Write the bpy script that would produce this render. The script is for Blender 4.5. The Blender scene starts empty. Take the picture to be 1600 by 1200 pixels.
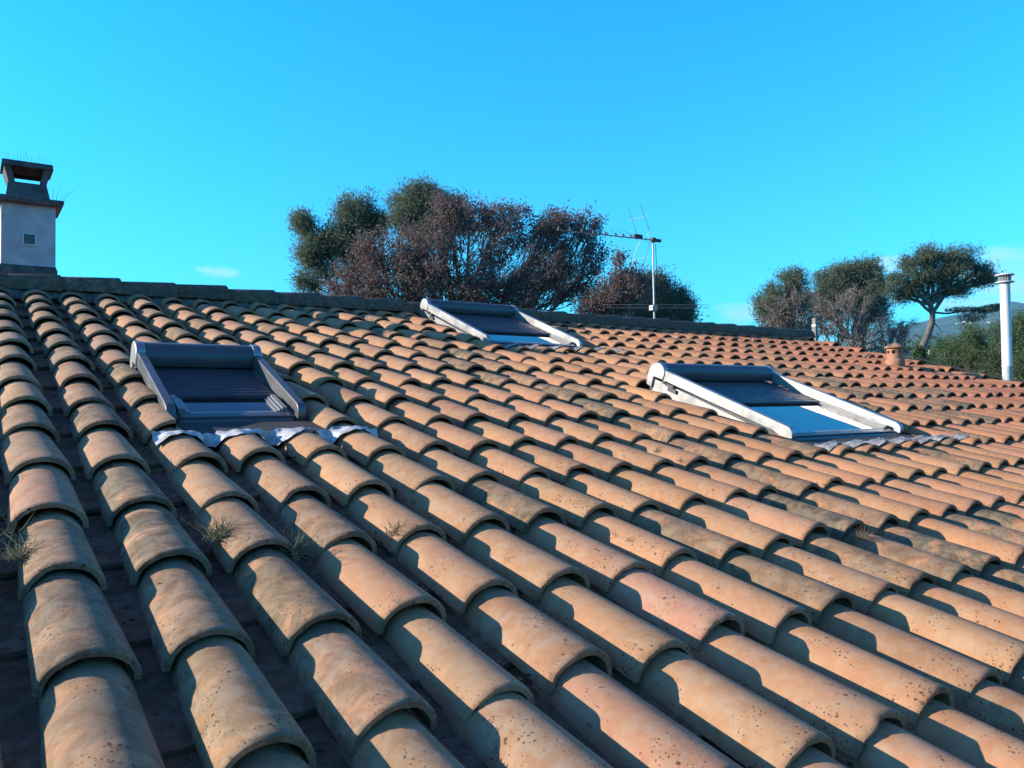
import bpy, math, random
import numpy as np
from mathutils import Matrix, Vector

R = math.radians
sc = bpy.context.scene
C = sc.collection

# ------------------------------------------------------------------ camera, sky, sun, exposure
CAM = np.array([-0.1791609, -1.59533248, 0.42440208])
RIGHT = np.array([0.821164, -0.570567, -0.011995])
UP = np.array([-0.005061, -0.028299, 0.999587])
BACK = np.array([-0.57067, -0.820764, -0.026126])
FPX = 1229.59
cd = bpy.data.cameras.new('camera')
cam = bpy.data.objects.new('camera', cd)
C.objects.link(cam)
cd.sensor_fit = 'HORIZONTAL'; cd.sensor_width = 36.0; cd.lens = 36.0 * FPX / 1600.0
cd.clip_start = 0.05; cd.clip_end = 30000
m = Matrix.Identity(4)
for i in range(3):
    m[i][0] = RIGHT[i]; m[i][1] = UP[i]; m[i][2] = BACK[i]; m[i][3] = CAM[i]
cam.matrix_world = m
sc.camera = cam

SUN_TO = np.array([-0.785, 0.505, 0.36]); SUN_TO /= np.linalg.norm(SUN_TO)
SUN_EL = math.asin(SUN_TO[2]); SUN_ROT = math.atan2(SUN_TO[0], SUN_TO[1])
world = bpy.data.worlds.new('World'); sc.world = world; world.use_nodes = True
wn = world.node_tree.nodes; wl = world.node_tree.links
bg = wn['Background']
sky = wn.new('ShaderNodeTexSky'); sky.sky_type = 'NISHITA'; sky.sun_disc = False
sky.sun_elevation = SUN_EL; sky.sun_rotation = SUN_ROT; sky.air_density = 1.0; sky.dust_density = 0.3; sky.ozone_density = 2.0
tint = wn.new('ShaderNodeMix'); tint.data_type = 'RGBA'; tint.blend_type = 'MULTIPLY'; tint.inputs[0].default_value = 1.0
wtc = wn.new('ShaderNodeTexCoord'); wsep = wn.new('ShaderNodeSeparateXYZ'); wl.new(wtc.outputs['Generated'], wsep.inputs[0])
wramp = wn.new('ShaderNodeValToRGB'); wl.new(wsep.outputs[2], wramp.inputs[0])      # deeper blue overhead
cr = wramp.color_ramp; cr.elements[0].position = 0.0; cr.elements[0].color = (0.24, 1.14, 1.42, 1)
cr.elements[1].position = 0.85; cr.elements[1].color = (0.50, 0.31, 0.70, 1)
for pos_, col_ in ((0.12, (0.20, 1.17, 1.60, 1)), (0.48, (0.075, 1.27, 1.95, 1)), (0.66, (0.36, 0.42, 0.98, 1))):
    e_ = cr.elements.new(pos_); e_.color = col_
wl.new(wramp.outputs[0], tint.inputs[7])
wl.new(sky.outputs[0], tint.inputs[6])
# a few thin wisps of cloud low in the sky
last = tint.outputs[2]
wnoise = wn.new('ShaderNodeTexNoise'); wnoise.inputs['Scale'].default_value = 22; wnoise.inputs['Detail'].default_value = 6
wmap = wn.new('ShaderNodeMapping'); wmap.inputs['Scale'].default_value = (1, 1, 3.0); wl.new(wtc.outputs['Generated'], wmap.inputs[0]); wl.new(wmap.outputs[0], wnoise.inputs['Vector'])
def wisp(px, py, rx, ry, amt, prev):
    d = (px - 800) / FPX * RIGHT - (py - 600) / FPX * UP - BACK; d = d / np.linalg.norm(d)
    sx = np.cross(d, [0, 0, 1]); sx /= np.linalg.norm(sx); sy = np.cross(sx, d)
    def dot(v, sc):
        n = wn.new('ShaderNodeVectorMath'); n.operation = 'DOT_PRODUCT'; wl.new(wtc.outputs['Generated'], n.inputs[0]); n.inputs[1].default_value = tuple(v / sc); return n.outputs['Value']
    def mth(op, a, b):
        n = wn.new('ShaderNodeMath'); n.operation = op
        for i, q in enumerate((a, b)):
            if isinstance(q, (int, float)): n.inputs[i].default_value = q
            else: wl.new(q, n.inputs[i])
        return n.outputs[0]
    r2 = mth('ADD', mth('POWER', mth('ABSOLUTE', dot(sx, rx / FPX), 0.0), 2.0), mth('POWER', mth('ABSOLUTE', dot(sy, ry / FPX), 0.0), 2.0))
    ahead = mth('GREATER_THAN', dot(d, 1.0), 0.5)
    mr = wn.new('ShaderNodeMapRange'); mr.interpolation_type = 'SMOOTHSTEP'; wl.new(mth('ADD', r2, mth('MULTIPLY', mth('SUBTRACT', wnoise.outputs[0], 0.5), 3.2)), mr.inputs[0])
    mr.inputs[1].default_value = -0.2; mr.inputs[2].default_value = 1.3; mr.inputs[3].default_value = amt; mr.inputs[4].default_value = 0.0
    mx = wn.new('ShaderNodeMix'); mx.data_type = 'RGBA'; wl.new(mth('MULTIPLY', mr.outputs[0], ahead), mx.inputs[0]); wl.new(prev, mx.inputs[6]); mx.inputs[7].default_value = (3.4, 5.0, 5.6, 1)
    return mx.outputs[2]
for w_ in ((340, 425, 34, 9, .7), (1384, 414, 30, 13, .8), (1160, 488, 48, 18, .6), (1575, 425, 60, 34, .55), (1560, 466, 90, 20, .55)): last = wisp(*w_, last)
wl.new(last, bg.inputs[0])
bg.inputs[1].default_value = 0.132

sd = bpy.data.lights.new('sun', 'SUN'); sun = bpy.data.objects.new('sun', sd); C.objects.link(sun)
sd.energy = 5.0; sd.angle = R(0.5); sd.color = (1.0, 0.86, 0.70)
sun.rotation_euler = Vector(SUN_TO).to_track_quat('Z', 'Y').to_euler()
sun.location = (-8, 6, 12)
sc.view_settings.view_transform = 'Standard'; sc.view_settings.look = 'None'
sc.view_settings.exposure = 0.74; sc.view_settings.gamma = 1.0
sc.render.engine = 'CYCLES'
sc.cycles.max_bounces = 8; sc.cycles.volume_bounces = 0
sc.cycles.use_denoising = True

# ------------------------------------------------------------------ helpers
SL = R(15.032); CS, SN = math.cos(SL), math.sin(SL)
CP = 0.219464; RP = 0.37                 # column pitch, row gauge of the roof tiles
def P(u, v, n):
    """roof plane (along ridge, up the slope, off the surface) -> world"""
    u, v, n = np.broadcast_arrays(np.asarray(u, float), np.asarray(v, float), np.asarray(n, float))
    return np.stack([u, v * CS - n * SN, v * SN + n * CS], -1)
def at(x, y, depth):
    """point seen towards photo pixel x, y at that depth ahead of the camera"""
    return CAM + depth * ((x - 800) / FPX * RIGHT - (y - 600) / FPX * UP - BACK)

class MB:
    def __init__(s): s.v = []; s.f = []; s.n = 0; s.a = {}; s.m = []
    def add(s, verts, faces, attrs=None, mat=0):
        verts = np.asarray(verts, float).reshape(-1, 3)
        s.v.append(verts)
        for f in faces: s.f.append(tuple(int(i) + s.n for i in f)); s.m.append(mat)
        for k, val in (attrs or {}).items():
            val = np.asarray(val, float)
            s.a.setdefault(k, []).append((s.n, val if val.ndim == 2 else np.broadcast_to(val, (len(verts),))))
        s.n += len(verts)
    def grid(s, g, attrs=None, mat=0, close=False, flip=False):
        a, b = g.shape[:2]
        f = []
        for i in range(a - 1):
            for j in range(b if close else b - 1):
                k = (j + 1) % b
                q = (i * b + j, i * b + k, (i + 1) * b + k, (i + 1) * b + j)
                f.append(q[::-1] if flip else q)
        s.add(g.reshape(-1, 3), f, attrs, mat)
    def hexa(s, p, mat=0):
        """eight corners: bottom loop 0-3, top loop 4-7"""
        s.add(p, [(3, 2, 1, 0), (4, 5, 6, 7), (0, 1, 5, 4), (1, 2, 6, 5), (2, 3, 7, 6), (3, 0, 4, 7)], None, mat)
    def box(s, lo, hi, fn=None, mat=0):
        x0, y0, z0 = lo; x1, y1, z1 = hi
        p = np.array([(x0, y0, z0), (x1, y0, z0), (x1, y1, z0), (x0, y1, z0), (x0, y0, z1), (x1, y0, z1), (x1, y1, z1), (x0, y1, z1)])
        s.hexa(fn(p) if fn else p, mat)
    def prism(s, prof, a0, a1, fn, mat=0):
        """profile (b, c) extruded from a0 to a1, fn maps (a, b, c) to world"""
        n = len(prof)
        p = np.array([(a0, b, c) for b, c in prof] + [(a1, b, c) for b, c in prof])
        f = [tuple(range(n))[::-1], tuple(range(n, 2 * n))] + [(i, (i + 1) % n, n + (i + 1) % n, n + i) for i in range(n)]
        s.add(fn(p), f, None, mat)
    def tube(s, pts, rad, k=6, cap=True, mat=0):
        pts = np.asarray(pts, float); n = len(pts); rad = np.broadcast_to(rad, (n,))
        d = np.gradient(pts, axis=0); d /= np.linalg.norm(d, axis=1)[:, None] + 1e-9
        ref = np.array([0.31, 0.2, 0.93]) if abs(d[0][2]) < 0.9 else np.array([1.0, 0.1, 0])
        x = np.cross(d, ref); x /= np.linalg.norm(x, axis=1)[:, None] + 1e-9; y = np.cross(d, x)
        t = np.arange(k) * 2 * math.pi / k
        g = pts[:, None] + rad[:, None, None] * (np.cos(t)[None, :, None] * x[:, None] + np.sin(t)[None, :, None] * y[:, None])
        self_n = s.n
        s.grid(g, None, mat, close=True)
        if cap: s.f.append(tuple(self_n + i for i in range(k))[::-1]); s.m.append(mat); s.f.append(tuple(self_n + (n - 1) * k + i for i in range(k))); s.m.append(mat)
    def lathe(s, base, prof, k=24, mat=0):
        t = np.arange(k) * 2 * math.pi / k
        g = np.array([[(base[0] + r * math.cos(a), base[1] + r * math.sin(a), base[2] + z) for a in t] for r, z in prof])
        s.grid(g, None, mat, close=True)
    def build(s, name, mats, parent=None, angle=35, smooth=True):
        me = bpy.data.meshes.new(name)
        V = np.concatenate(s.v) if s.v else np.zeros((0, 3))
        off = np.array(parent_world(parent)) if parent else np.zeros(3)
        own = off
        me.from_pydata((V - own).tolist(), [], s.f)
        if not isinstance(mats, (list, tuple)): mats = [mats]
        for q in mats: me.materials.append(q)
        me.polygons.foreach_set('material_index', s.m)
        for k, parts in s.a.items():
            col = parts[0][1].ndim == 2
            arr = np.zeros((len(V), 4) if col else len(V))
            for st, val in parts: arr[st:st + len(val)] = val
            at_ = me.attributes.new(k, 'FLOAT_COLOR' if col else 'FLOAT', 'POINT')
            at_.data.foreach_set('color' if col else 'value', arr.ravel())
        if smooth:
            me.polygons.foreach_set('use_smooth', [True] * len(me.polygons))
            me.set_sharp_from_angle(angle=R(angle))
        me.update()
        o = bpy.data.objects.new(name, me); C.objects.link(o)
        if parent: o.parent = parent
        return o
def parent_world(o):
    p = np.zeros(3)
    while o is not None: p = p + np.array(o.location); o = o.parent
    return p
def tag(o, label, cat, group=None, kind=None):
    if label: o['label'] = label
    if cat: o['category'] = cat
    if group: o['group'] = group
    if kind: o['kind'] = kind
    return o
def thing(name, label, cat, loc, group=None):
    o = bpy.data.objects.new(name, None); C.objects.link(o); o.location = loc
    o.empty_display_size = 0.2
    return tag(o, label, cat, group)

# ------------------------------------------------------------------ materials
class N:
    def __init__(s, name):
        s.m = bpy.data.materials.new(name); s.m.use_nodes = True
        s.t = s.m.node_tree; s.b = s.t.nodes['Principled BSDF']
    def new(s, typ, **kw):
        n = s.t.nodes.new('ShaderNode' + typ)
        for k, v in kw.items(): setattr(n, k, v)
        return n
    def link(s, a, b): s.t.links.new(a, b)
    def val(s, x, sock):
        if hasattr(x, 'default_value') or hasattr(x, 'links'): s.link(x, sock)
        else: sock.default_value = x
    def noise(s, scale, detail=4, rough=0.6, vec=None, dist=0.0):
        n = s.new('TexNoise'); n.inputs['Scale'].default_value = scale; n.inputs['Detail'].default_value = detail
        n.inputs['Roughness'].default_value = rough; n.inputs['Distortion'].default_value = dist
        s.link(vec or s.obj(), n.inputs['Vector']); return n.outputs[0]
    def obj(s):
        if not hasattr(s, '_o'): s._o = s.new('TexCoord').outputs['Object']
        return s._o
    def math(s, op, a, b=0.0, clamp=False):
        n = s.new('Math', operation=op, use_clamp=clamp); s.val(a, n.inputs[0]); s.val(b, n.inputs[1]); return n.outputs[0]
    def ramp(s, f, lo, hi, a=0.0, b=1.0):
        n = s.new('MapRange', interpolation_type='SMOOTHSTEP'); s.val(f, n.inputs[0])
        for i, q in enumerate((lo, hi, a, b)): s.val(q, n.inputs[i + 1])
        return n.outputs[0]
    def mix(s, f, a, b, mode='MIX'):
        n = s.new('Mix', data_type='RGBA', blend_type=mode); s.val(f, n.inputs[0])
        for x, k in ((a, 6), (b, 7)):
            if isinstance(x, tuple): n.inputs[k].default_value = x if len(x) == 4 else (*x, 1)
            else: s.link(x, n.inputs[k])
        return n.outputs[2]
    def attr(s, name, out='Fac'):
        return s.new('Attribute', attribute_name=name).outputs[out]
    def bump(s, h, strength, dist, prev=None):
        n = s.new('Bump'); n.inputs['Strength'].default_value = strength; n.inputs['Distance'].default_value = dist
        s.link(h, n.inputs['Height'])
        if prev: s.link(prev, n.inputs['Normal'])
        return n.outputs[0]
    def out(s, col=None, rough=None, normal=None, metal=None, spec=None):
        if col is not None: 
            if isinstance(col, tuple): s.b.inputs['Base Color'].default_value = (*col, 1)
            else: s.link(col, s.b.inputs['Base Color'])
        if rough is not None: s.val(rough, s.b.inputs['Roughness'])
        if normal is not None: s.link(normal, s.b.inputs['Normal'])
        if metal is not None: s.b.inputs['Metallic'].default_value = metal
        if spec is not None: s.b.inputs['Specular IOR Level'].default_value = spec
        return s.m

def tile_material():
    n = N('terracotta_tile')
    base = n.attr('tcol', 'Color')
    moss = n.attr('moss'); lich = n.attr('lich'); vv = n.attr('vv')
    big = n.noise(7, 5, 0.65); fine = n.noise(60, 6, 0.7); mid = n.noise(22, 5, 0.6, dist=0.4)
    col = n.mix(1.0, base, n.mix(big, (0.82, 0.80, 0.78), (1.18, 1.16, 1.13)), 'MULTIPLY')
    col = n.mix(1.0, col, n.mix(fine, (0.80, 0.80, 0.80), (1.20, 1.19, 1.17)), 'MULTIPLY')
    # pale lime bloom and lichen
    pale = n.math('MULTIPLY', n.ramp(mid, 0.36, 0.72), n.math('MULTIPLY', n.math('ADD', lich, 0.10), 0.75))
    col = n.mix(pale, col, (0.52, 0.40, 0.265))
    # grey-green growth
    mo = n.math('MULTIPLY', n.ramp(n.noise(11, 6, 0.7, dist=0.6), 0.30, 0.56), n.math('MULTIPLY', moss, 1.15), clamp=True)
    mcol = n.mix(n.ramp(mid, .35, .65), (0.095, 0.08, 0.052), (0.215, 0.175, 0.115))
    col = n.mix(mo, col, mcol)
    # dark pits and dots of lichen, gathered in patches and near the lower edge
    low = n.ramp(vv, 0.0, 0.40, 1.0, 0.0)
    patch = n.math('ADD', n.ramp(n.noise(9, 3, 0.5), 0.40, 0.64), n.math('MULTIPLY', low, 0.55))
    for scale, cut, c in ((135, 0.42, (0.12, 0.072, 0.045)), (62, 0.30, (0.095, 0.06, 0.04))):
        wob = n.new('VectorMath', operation='ADD')
        nz = n.new('TexNoise'); nz.inputs['Scale'].default_value = 150; n.link(n.obj(), nz.inputs['Vector'])
        sc_ = n.new('VectorMath', operation='SCALE'); n.link(nz.outputs['Color'], sc_.inputs[0]); sc_.inputs['Scale'].default_value = 0.007
        n.link(n.obj(), wob.inputs[0]); n.link(sc_.outputs[0], wob.inputs[1])
        vo = n.new('TexVoronoi'); vo.inputs['Scale'].default_value = scale; n.link(wob.outputs[0], vo.inputs['Vector'])
        r_ = n.new('SeparateColor'); n.link(vo.outputs['Color'], r_.inputs[0])
        size = n.math('MULTIPLY', n.math('MULTIPLY', r_.outputs[0], cut), n.math('MINIMUM', n.math('ADD', patch, 0.12), 1.0))
        dot = n.ramp(n.math('SUBTRACT', vo.outputs['Distance'], size), -0.10, 0.04, 1.0, 0.0)
        keep = n.math('MULTIPLY', dot, n.ramp(n.math('MULTIPLY', r_.outputs[1], n.math('ADD', patch, n.math('MULTIPLY', lich, 0.5))), 0.15, 0.25))
        col = n.mix(n.math('MULTIPLY', keep, 0.9), col, c)
    # patchy dark brown along the very lower edge
    edge = n.math('MULTIPLY', n.ramp(vv, 0.0, 0.10, 1.0, 0.0), n.ramp(n.noise(30, 4, 0.6), 0.45, 0.7))
    col = n.mix(n.math('MULTIPLY', edge, 0.55), col, (0.12, 0.085, 0.055))
    b = n.bump(fine, 0.35, 0.0022)
    b = n.bump(n.noise(260, 3, 0.6), 0.25, 0.0008, b)
    return n.out(col, n.ramp(big, 0.3, 0.7, 0.78, 0.95), b, spec=0.25)
M_TILE = tile_material()

def simple(name, col, rough=0.5, metal=0.0, var=0.12, scale=14, bump=0.0, spec=0.5, col2=None):
    n = N(name)
    c2 = col2 or tuple(min(1, x * (1 + var)) for x in col); c1 = tuple(x * (1 - var) for x in col)
    f = n.noise(scale, 5, 0.62)
    c = n.mix(n.ramp(f, 0.32, 0.68), c1, c2)
    nb = n.bump(n.noise(scale * 9, 4), 0.4, bump) if bump else None
    return n.out(c, n.ramp(n.noise(scale * 2.3, 4), 0.3, 0.7, max(0.02, rough - 0.08), min(1, rough + 0.08)), nb, metal, spec)
M_PAINT = simple('grey_window_aluminium', (0.10, 0.102, 0.105), 0.36, 0.0, 0.05, 5)
M_PALE = simple('pale_weathered_aluminium', (0.30, 0.30, 0.295), 0.36, 0.0, 0.16, 12)
M_RAIL = simple('grey_metallic_rail', (0.40, 0.405, 0.405), 0.41, 0.65, 0.04, 4, 0.0)
M_RAIL_SHADE = simple('shaded_metallic_rail', (0.15, 0.155, 0.16), 0.42, 0.4, 0.05, 4, 0.0)  # same rail metal, with the narrow skylight's shade put into its colour
M_DARK = simple('dark_shutter_slat', (0.050, 0.052, 0.056), 0.42, 0.0, 0.18, 10)
M_RUBBER = simple('black_seal', (0.02, 0.02, 0.022), 0.6)
M_LEAD = simple('lead_flashing', (0.27, 0.27, 0.265), 0.5, 0.15, 0.45, 22, 0.003)
M_LEADB = simple("bright_lead_flashing", (0.50, 0.50, 0.49), 0.5, 0.1, 0.35, 22, 0.003)
M_GUTTER = simple('dark_gutter_flashing', (0.040, 0.038, 0.037), 0.9, 0.0, 0.25, 12)
M_MORTAR = simple('ridge_mortar', (0.17, 0.135, 0.11), 0.95, 0, 0.2, 25, 0.004)
M_RENDER = simple('chimney_render', (0.56, 0.48, 0.46), 0.92, 0, 0.16, 7, 0.002)
M_CONC = simple('weathered_concrete', (0.105, 0.10, 0.095), 0.93, 0, 0.35, 12, 0.003)
M_STALK = simple('dry_stalk', (0.16, 0.13, 0.08), 0.9)
M_PLASTIC = simple('white_plastic', (0.6, 0.6, 0.58), 0.5)
M_STEEL = simple('galvanised_steel', (0.36, 0.36, 0.36), 0.45, 0.5, 0.15, 20)
M_FLUE = simple('white_enamelled_flue', (0.74, 0.74, 0.72), 0.35, 0.0, 0.05, 6)
M_BLACK = simple('black_plastic', (0.02, 0.02, 0.022), 0.5)
M_TERRA = simple('terracotta_vent_clay', (0.46, 0.215, 0.125), 0.85, 0, 0.18, 14, 0.002)
M_WALL = simple('house_wall_render', (0.58, 0.44, 0.33), 0.92, 0, 0.1, 3, 0.002)
M_GLASS = N('window_glass').out((0.012, 0.016, 0.02), 0.03, spec=1.0)
M_POST = simple('concrete_post_grey', (0.26, 0.25, 0.22), 0.9, 0, 0.15, 8, 0.002)
M_CABLE = simple('black_cable', (0.025, 0.025, 0.025), 0.6)

# ------------------------------------------------------------------ ground and hills
rng = np.random.default_rng(7)
def vnoise(x, y, seed):
    """smooth 2-D value noise"""
    r = np.random.default_rng(seed); T = r.random((64, 64))
    xi = np.floor(x).astype(int); yi = np.floor(y).astype(int); fx = x - xi; fy = y - yi
    fx = fx * fx * (3 - 2 * fx); fy = fy * fy * (3 - 2 * fy)
    g = lambda a, b: T[a % 64, b % 64]
    return (g(xi, yi) * (1 - fx) + g(xi + 1, yi) * fx) * (1 - fy) + (g(xi, yi + 1) * (1 - fx) + g(xi + 1, yi + 1) * fx) * fy
def fbm(x, y, seed, o=4):
    s = 0; a = 0.5
    for i in range(o): s = s + a * vnoise(x * 2 ** i, y * 2 ** i, seed + i); a *= 0.5
    return s
GZ = -3.4
def height(x, y):
    r = np.hypot(x, y)
    z = GZ + 0 * r
    z = z - 2.0 * np.clip((r - 14) / 30, 0, 1) ** 2
    z = z + np.clip((r - 55) / 200, 0, 1) ** 1.2 * (6 + 9 * fbm(x / 90 + 50, y / 90 + 50, 3))
    z = z + np.clip((r - 350) / 900, 0, 1) ** 1.5 * 75 * fbm(x / 420 + 20, y / 420 + 20, 11)
    az = np.arctan2(y, x); low = 0.45 + 0.55 * np.clip((0.62 - az) / 0.22, 0, 1) * (az > -1.8)
    z = z + low * np.clip((r - 1500) / 1700, 0, 1) ** 1.3 * 640 * fbm(x / 1500 + 9.3, y / 1500 + 31.7, 21) ** 1.15
    return z
rr = np.concatenate([np.linspace(0, 60, 16), np.geomspace(66, 7000, 70)])
th = np.linspace(0, 2 * math.pi, 241)[:-1]
gx = rr[:, None] * np.cos(th)[None]; gy = rr[:, None] * np.sin(th)[None]
mb = MB(); mb.grid(np.stack([gx, gy, height(gx, gy)], -1), close=True)
n = N('wooded_ground')
f1 = n.noise(0.012, 8, 0.65); f2 = n.noise(0.2, 6, 0.7)
c = n.mix(n.ramp(f1, 0.4, 0.62), (0.035, 0.05, 0.022), (0.085, 0.085, 0.045))
c = n.mix(n.math('MULTIPLY', n.ramp(f2, 0.45, 0.7), 0.7), c, (0.02, 0.03, 0.014))
ground = mb.build('ground', n.out(c, 0.95), angle=180)
ground['kind'] = 'structure'
ground['label'] = 'wooded ground sloping away to distant hills'

# ------------------------------------------------------------------ the house and its tiled roof
house = thing('tiled_house', 'house with a low terracotta barrel tile roof, three shuttered skylights and rendered chimney', 'house', (3.2, 2.0, GZ))
U0, U1 = -3.05, 9.12            # left and right verge
VE, VR = -2.75, 5.07            # eave and ridge
SKY = [dict(u=0.458, w=0.54, v=1.70, L=0.77, ap=0.32, label='narrow grey skylight with shutter half down, nearest the chimney'),
       dict(u=3.22, w=0.97, v=3.76, L=1.14, ap=0.30, label='grey skylight just under the ridge with shutter lowered'),
       dict(u=3.50, w=1.11, v=1.09, L=1.11, ap=0.26, label='wide skylight with a bright white side rail and blue reflecting glass')]
for s in SKY:
    s['hole'] = (s['u'] - (0.0 if s['u'] < 1 else 0.03), s['u'] + s['w'] + 0.05, s['v'] - s['ap'], s['v'] + s['L'] + 0.05)

rt = MB()
NS = 13
ang = np.linspace(-1, 1, NS)
def arch(hw, h):
    a = ang * math.pi / 2
    x = np.sin(a) * hw; z = np.cos(a) ** 0.97 * h
    return x, z
def tile_attrs(col, moss, lich, vv):
    return dict(tcol=np.tile(np.array([*col, 1.0]), (len(vv), 1)), moss=np.full(len(vv), moss), lich=np.full(len(vv), lich), vv=vv)
VM = dict()
def cover(u, v0, v1, dn, rot, hw, h, col, moss, lich, lift=0.0, full=0.45, xmax=9.0):
    """barrel tile, wide end down the slope; v0 lower edge, v1 upper edge"""
    t = 0.0145
    roll = rg.normal(0, 0.03); wav = rg.normal(0, 0.0011, NS); wav = wav + 0.003 * math.cos(rg.uniform(0, 6)) * np.sin(ang * 2 + rg.uniform(0, 6))
    if rg.random() < 0.06: q0 = int(rg.integers(1, NS - 2)); wav[q0:q0 + 2] += rg.uniform(.004, .010)      # chipped rim
    vs = [v0 + 0.0, v0 + 0.004, v0 + 0.012, v0 + 0.5 * (v1 - v0), v1]
    rows = []; vvs = []
    vmid = v0 + 0.2
    def ring(v, off):
        k = (v - v0) / full
        x, z = arch(hw * (1 - 0.15 * k) + off, h * (1 - 0.07 * k) + off)
        crest = -0.031 * k                       # the tile runs down under the one above
        base = -h
        bow = 0.0015 * math.sin(9 * u + 5 * v)
        return np.stack([np.minimum(u + x + rot * (v - vmid), xmax), v + wav * (1 if k < 0.05 else 0), base + z + crest + dn + lift * (1 - k) + bow + roll * x], -1)
    outer = [ring(vs[0], -0.0035), ring(vs[1], -0.0008), ring(vs[2], 0.0), ring(vs[3], 0.0), ring(vs[4], 0.0)]
    inner = [ring(vs[0] + 0.0005, -t), ring(vs[3], -t)]
    g = np.array([inner[1], inner[0]] + outer)
    vv = np.concatenate([[(q[0][1] - v0) / 0.37] * NS for q in g])
    W = P(g[..., 0], g[..., 1], g[..., 2])
    rt.grid(W, tile_attrs(col, moss, lich, vv), flip=True)
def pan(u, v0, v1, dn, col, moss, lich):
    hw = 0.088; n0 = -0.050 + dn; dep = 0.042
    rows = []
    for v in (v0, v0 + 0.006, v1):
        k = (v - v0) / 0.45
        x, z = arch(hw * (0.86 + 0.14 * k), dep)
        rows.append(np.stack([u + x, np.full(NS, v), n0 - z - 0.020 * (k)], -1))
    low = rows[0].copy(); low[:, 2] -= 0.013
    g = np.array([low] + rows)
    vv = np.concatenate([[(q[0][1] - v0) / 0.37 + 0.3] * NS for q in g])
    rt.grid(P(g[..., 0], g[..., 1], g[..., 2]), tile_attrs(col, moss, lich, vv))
def cut(u, a, b):
    """pieces of the interval a..b on column u left by the skylight openings"""
    for s in SKY:
        h0, h1, w0, w1 = s['hole']
        if h0 < u < h1 and b > w0 and a < w1:
            res = []
            if a < w0 - 0.06: res.append((a, w0))
            if b > w1 + 0.06: res.append((max(a, w1), b))
            return res
    return [(a, b)]
rg = np.random.default_rng(3)
def tcolor(u, v):
    near = np.clip(1 - (u + 0.2) / 3.2, 0, 1)
    a = np.array([0.51, 0.252, 0.127]); b = np.array([0.48, 0.272, 0.155]); far_ = np.array([0.44, 0.168, 0.088])
    k = np.clip((u - 4.2) / 3.5, 0, 1)
    col = a * (1 - near) + b * near; col = col * (1 - k) + far_ * k
    col = col * (1 + rg.normal(0, 0.07)) * (1 + rg.normal(0, [0.01, 0.028, 0.045]))
    moss = 0.05 + 0.18 * rg.random() ** 3
    lich = 0.06 + 0.75 * near * rg.random() ** 0.6 + 0.16 * rg.random()
    streak = math.exp(-((u - 2.62) / 0.30) ** 2) * (1 if v < 3.5 else 0.1)
    streak += 0.55 * math.exp(-((u - 5.2) / 0.7) ** 2) * math.exp(-((v - 1.3) / 0.8) ** 2) + 0.45 * math.exp(-((u - 6.1) / 0.5) ** 2) * (1 if v < 3.4 else 0)
    if rg.random() < streak * 0.8: moss = 0.45 + 0.5 * rg.random(); lich = 0.35
    if near > 0.75: moss = max(moss, 0.15 + 0.6 * rg.random())
    if rg.random() < 0.07: moss = 0.35 + 0.4 * rg.random()
    moss = min(1, moss + 0.06)
    return np.clip(col, 0.02, 0.8), moss, lich
NC0, NC1 = -13, 41
for ci in range(NC0, NC1 + 1):
    for ri in range(-14, 8):
        u = ci * CP + rg.normal(0, 0.0038); v0 = -ri * RP + rg.normal(0, 0.011)
        v1 = min(v0 + 0.45, VR)
        if v1 - v0 < 0.08: continue
        col, moss, lich = tcolor(u, v0)
        far = u > 6.2
        dn = rg.normal(0, 0.0030); rot = rg.normal(0, 0.015)
        for a, b in cut(u, v0, v1):
            if b - a < 0.07: continue
            cover(u, a, b, dn, rot, 0.0875 + rg.normal(0, 0.0022), 0.077 + rg.normal(0, 0.002), col, moss, lich,
                  lift=0.022 if ci == NC1 else 0.0, xmax=0.450 if ci == 2 and 1.5 < (a + b) / 2 < 2.6 else 99)
        if ci < NC1:
            up = u + CP / 2; pv = v0 + 0.17
            pc, pm, pl = tcolor(up, pv)
            for a, b in cut(up, pv, min(pv + 0.45, VR)):
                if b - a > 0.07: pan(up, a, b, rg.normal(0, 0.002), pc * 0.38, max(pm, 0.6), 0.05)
# boarding under the tiles, with openings left as gutters, and the far slope
def deck(u0, u1, v0, v1, n):
    g = np.array([[(u0, v0, n), (u1, v0, n)], [(u0, v1, n), (u1, v1, n)]])
    rt.grid(P(g[..., 0], g[..., 1], g[..., 2]), tile_attrs((0.10, 0.075, 0.06), 0, 0, np.full(4, 0.5)))
deck(U0, U1, VE, VR, -0.165)
RY, RZ = VR * CS, VR * SN
uu = np.arange(U0, U1, CP / 6); vv_ = np.linspace(0, 7.4, 22)
prof = 0.035 * np.cos(uu / CP * 2 * math.pi)
g = np.array([[(a, RY + v * CS, RZ - v * SN - 0.05 + p + 0.012 * (k % 2)) for a, p in zip(uu, prof)] for k, v in enumerate(vv_)])
rt.grid(g, tile_attrs((0.42, 0.2, 0.12), 0.2, 0.2, np.full(g.shape[0] * g.shape[1], 0.5)))
roof = rt.build('roof', M_TILE, house, angle=40)

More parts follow.
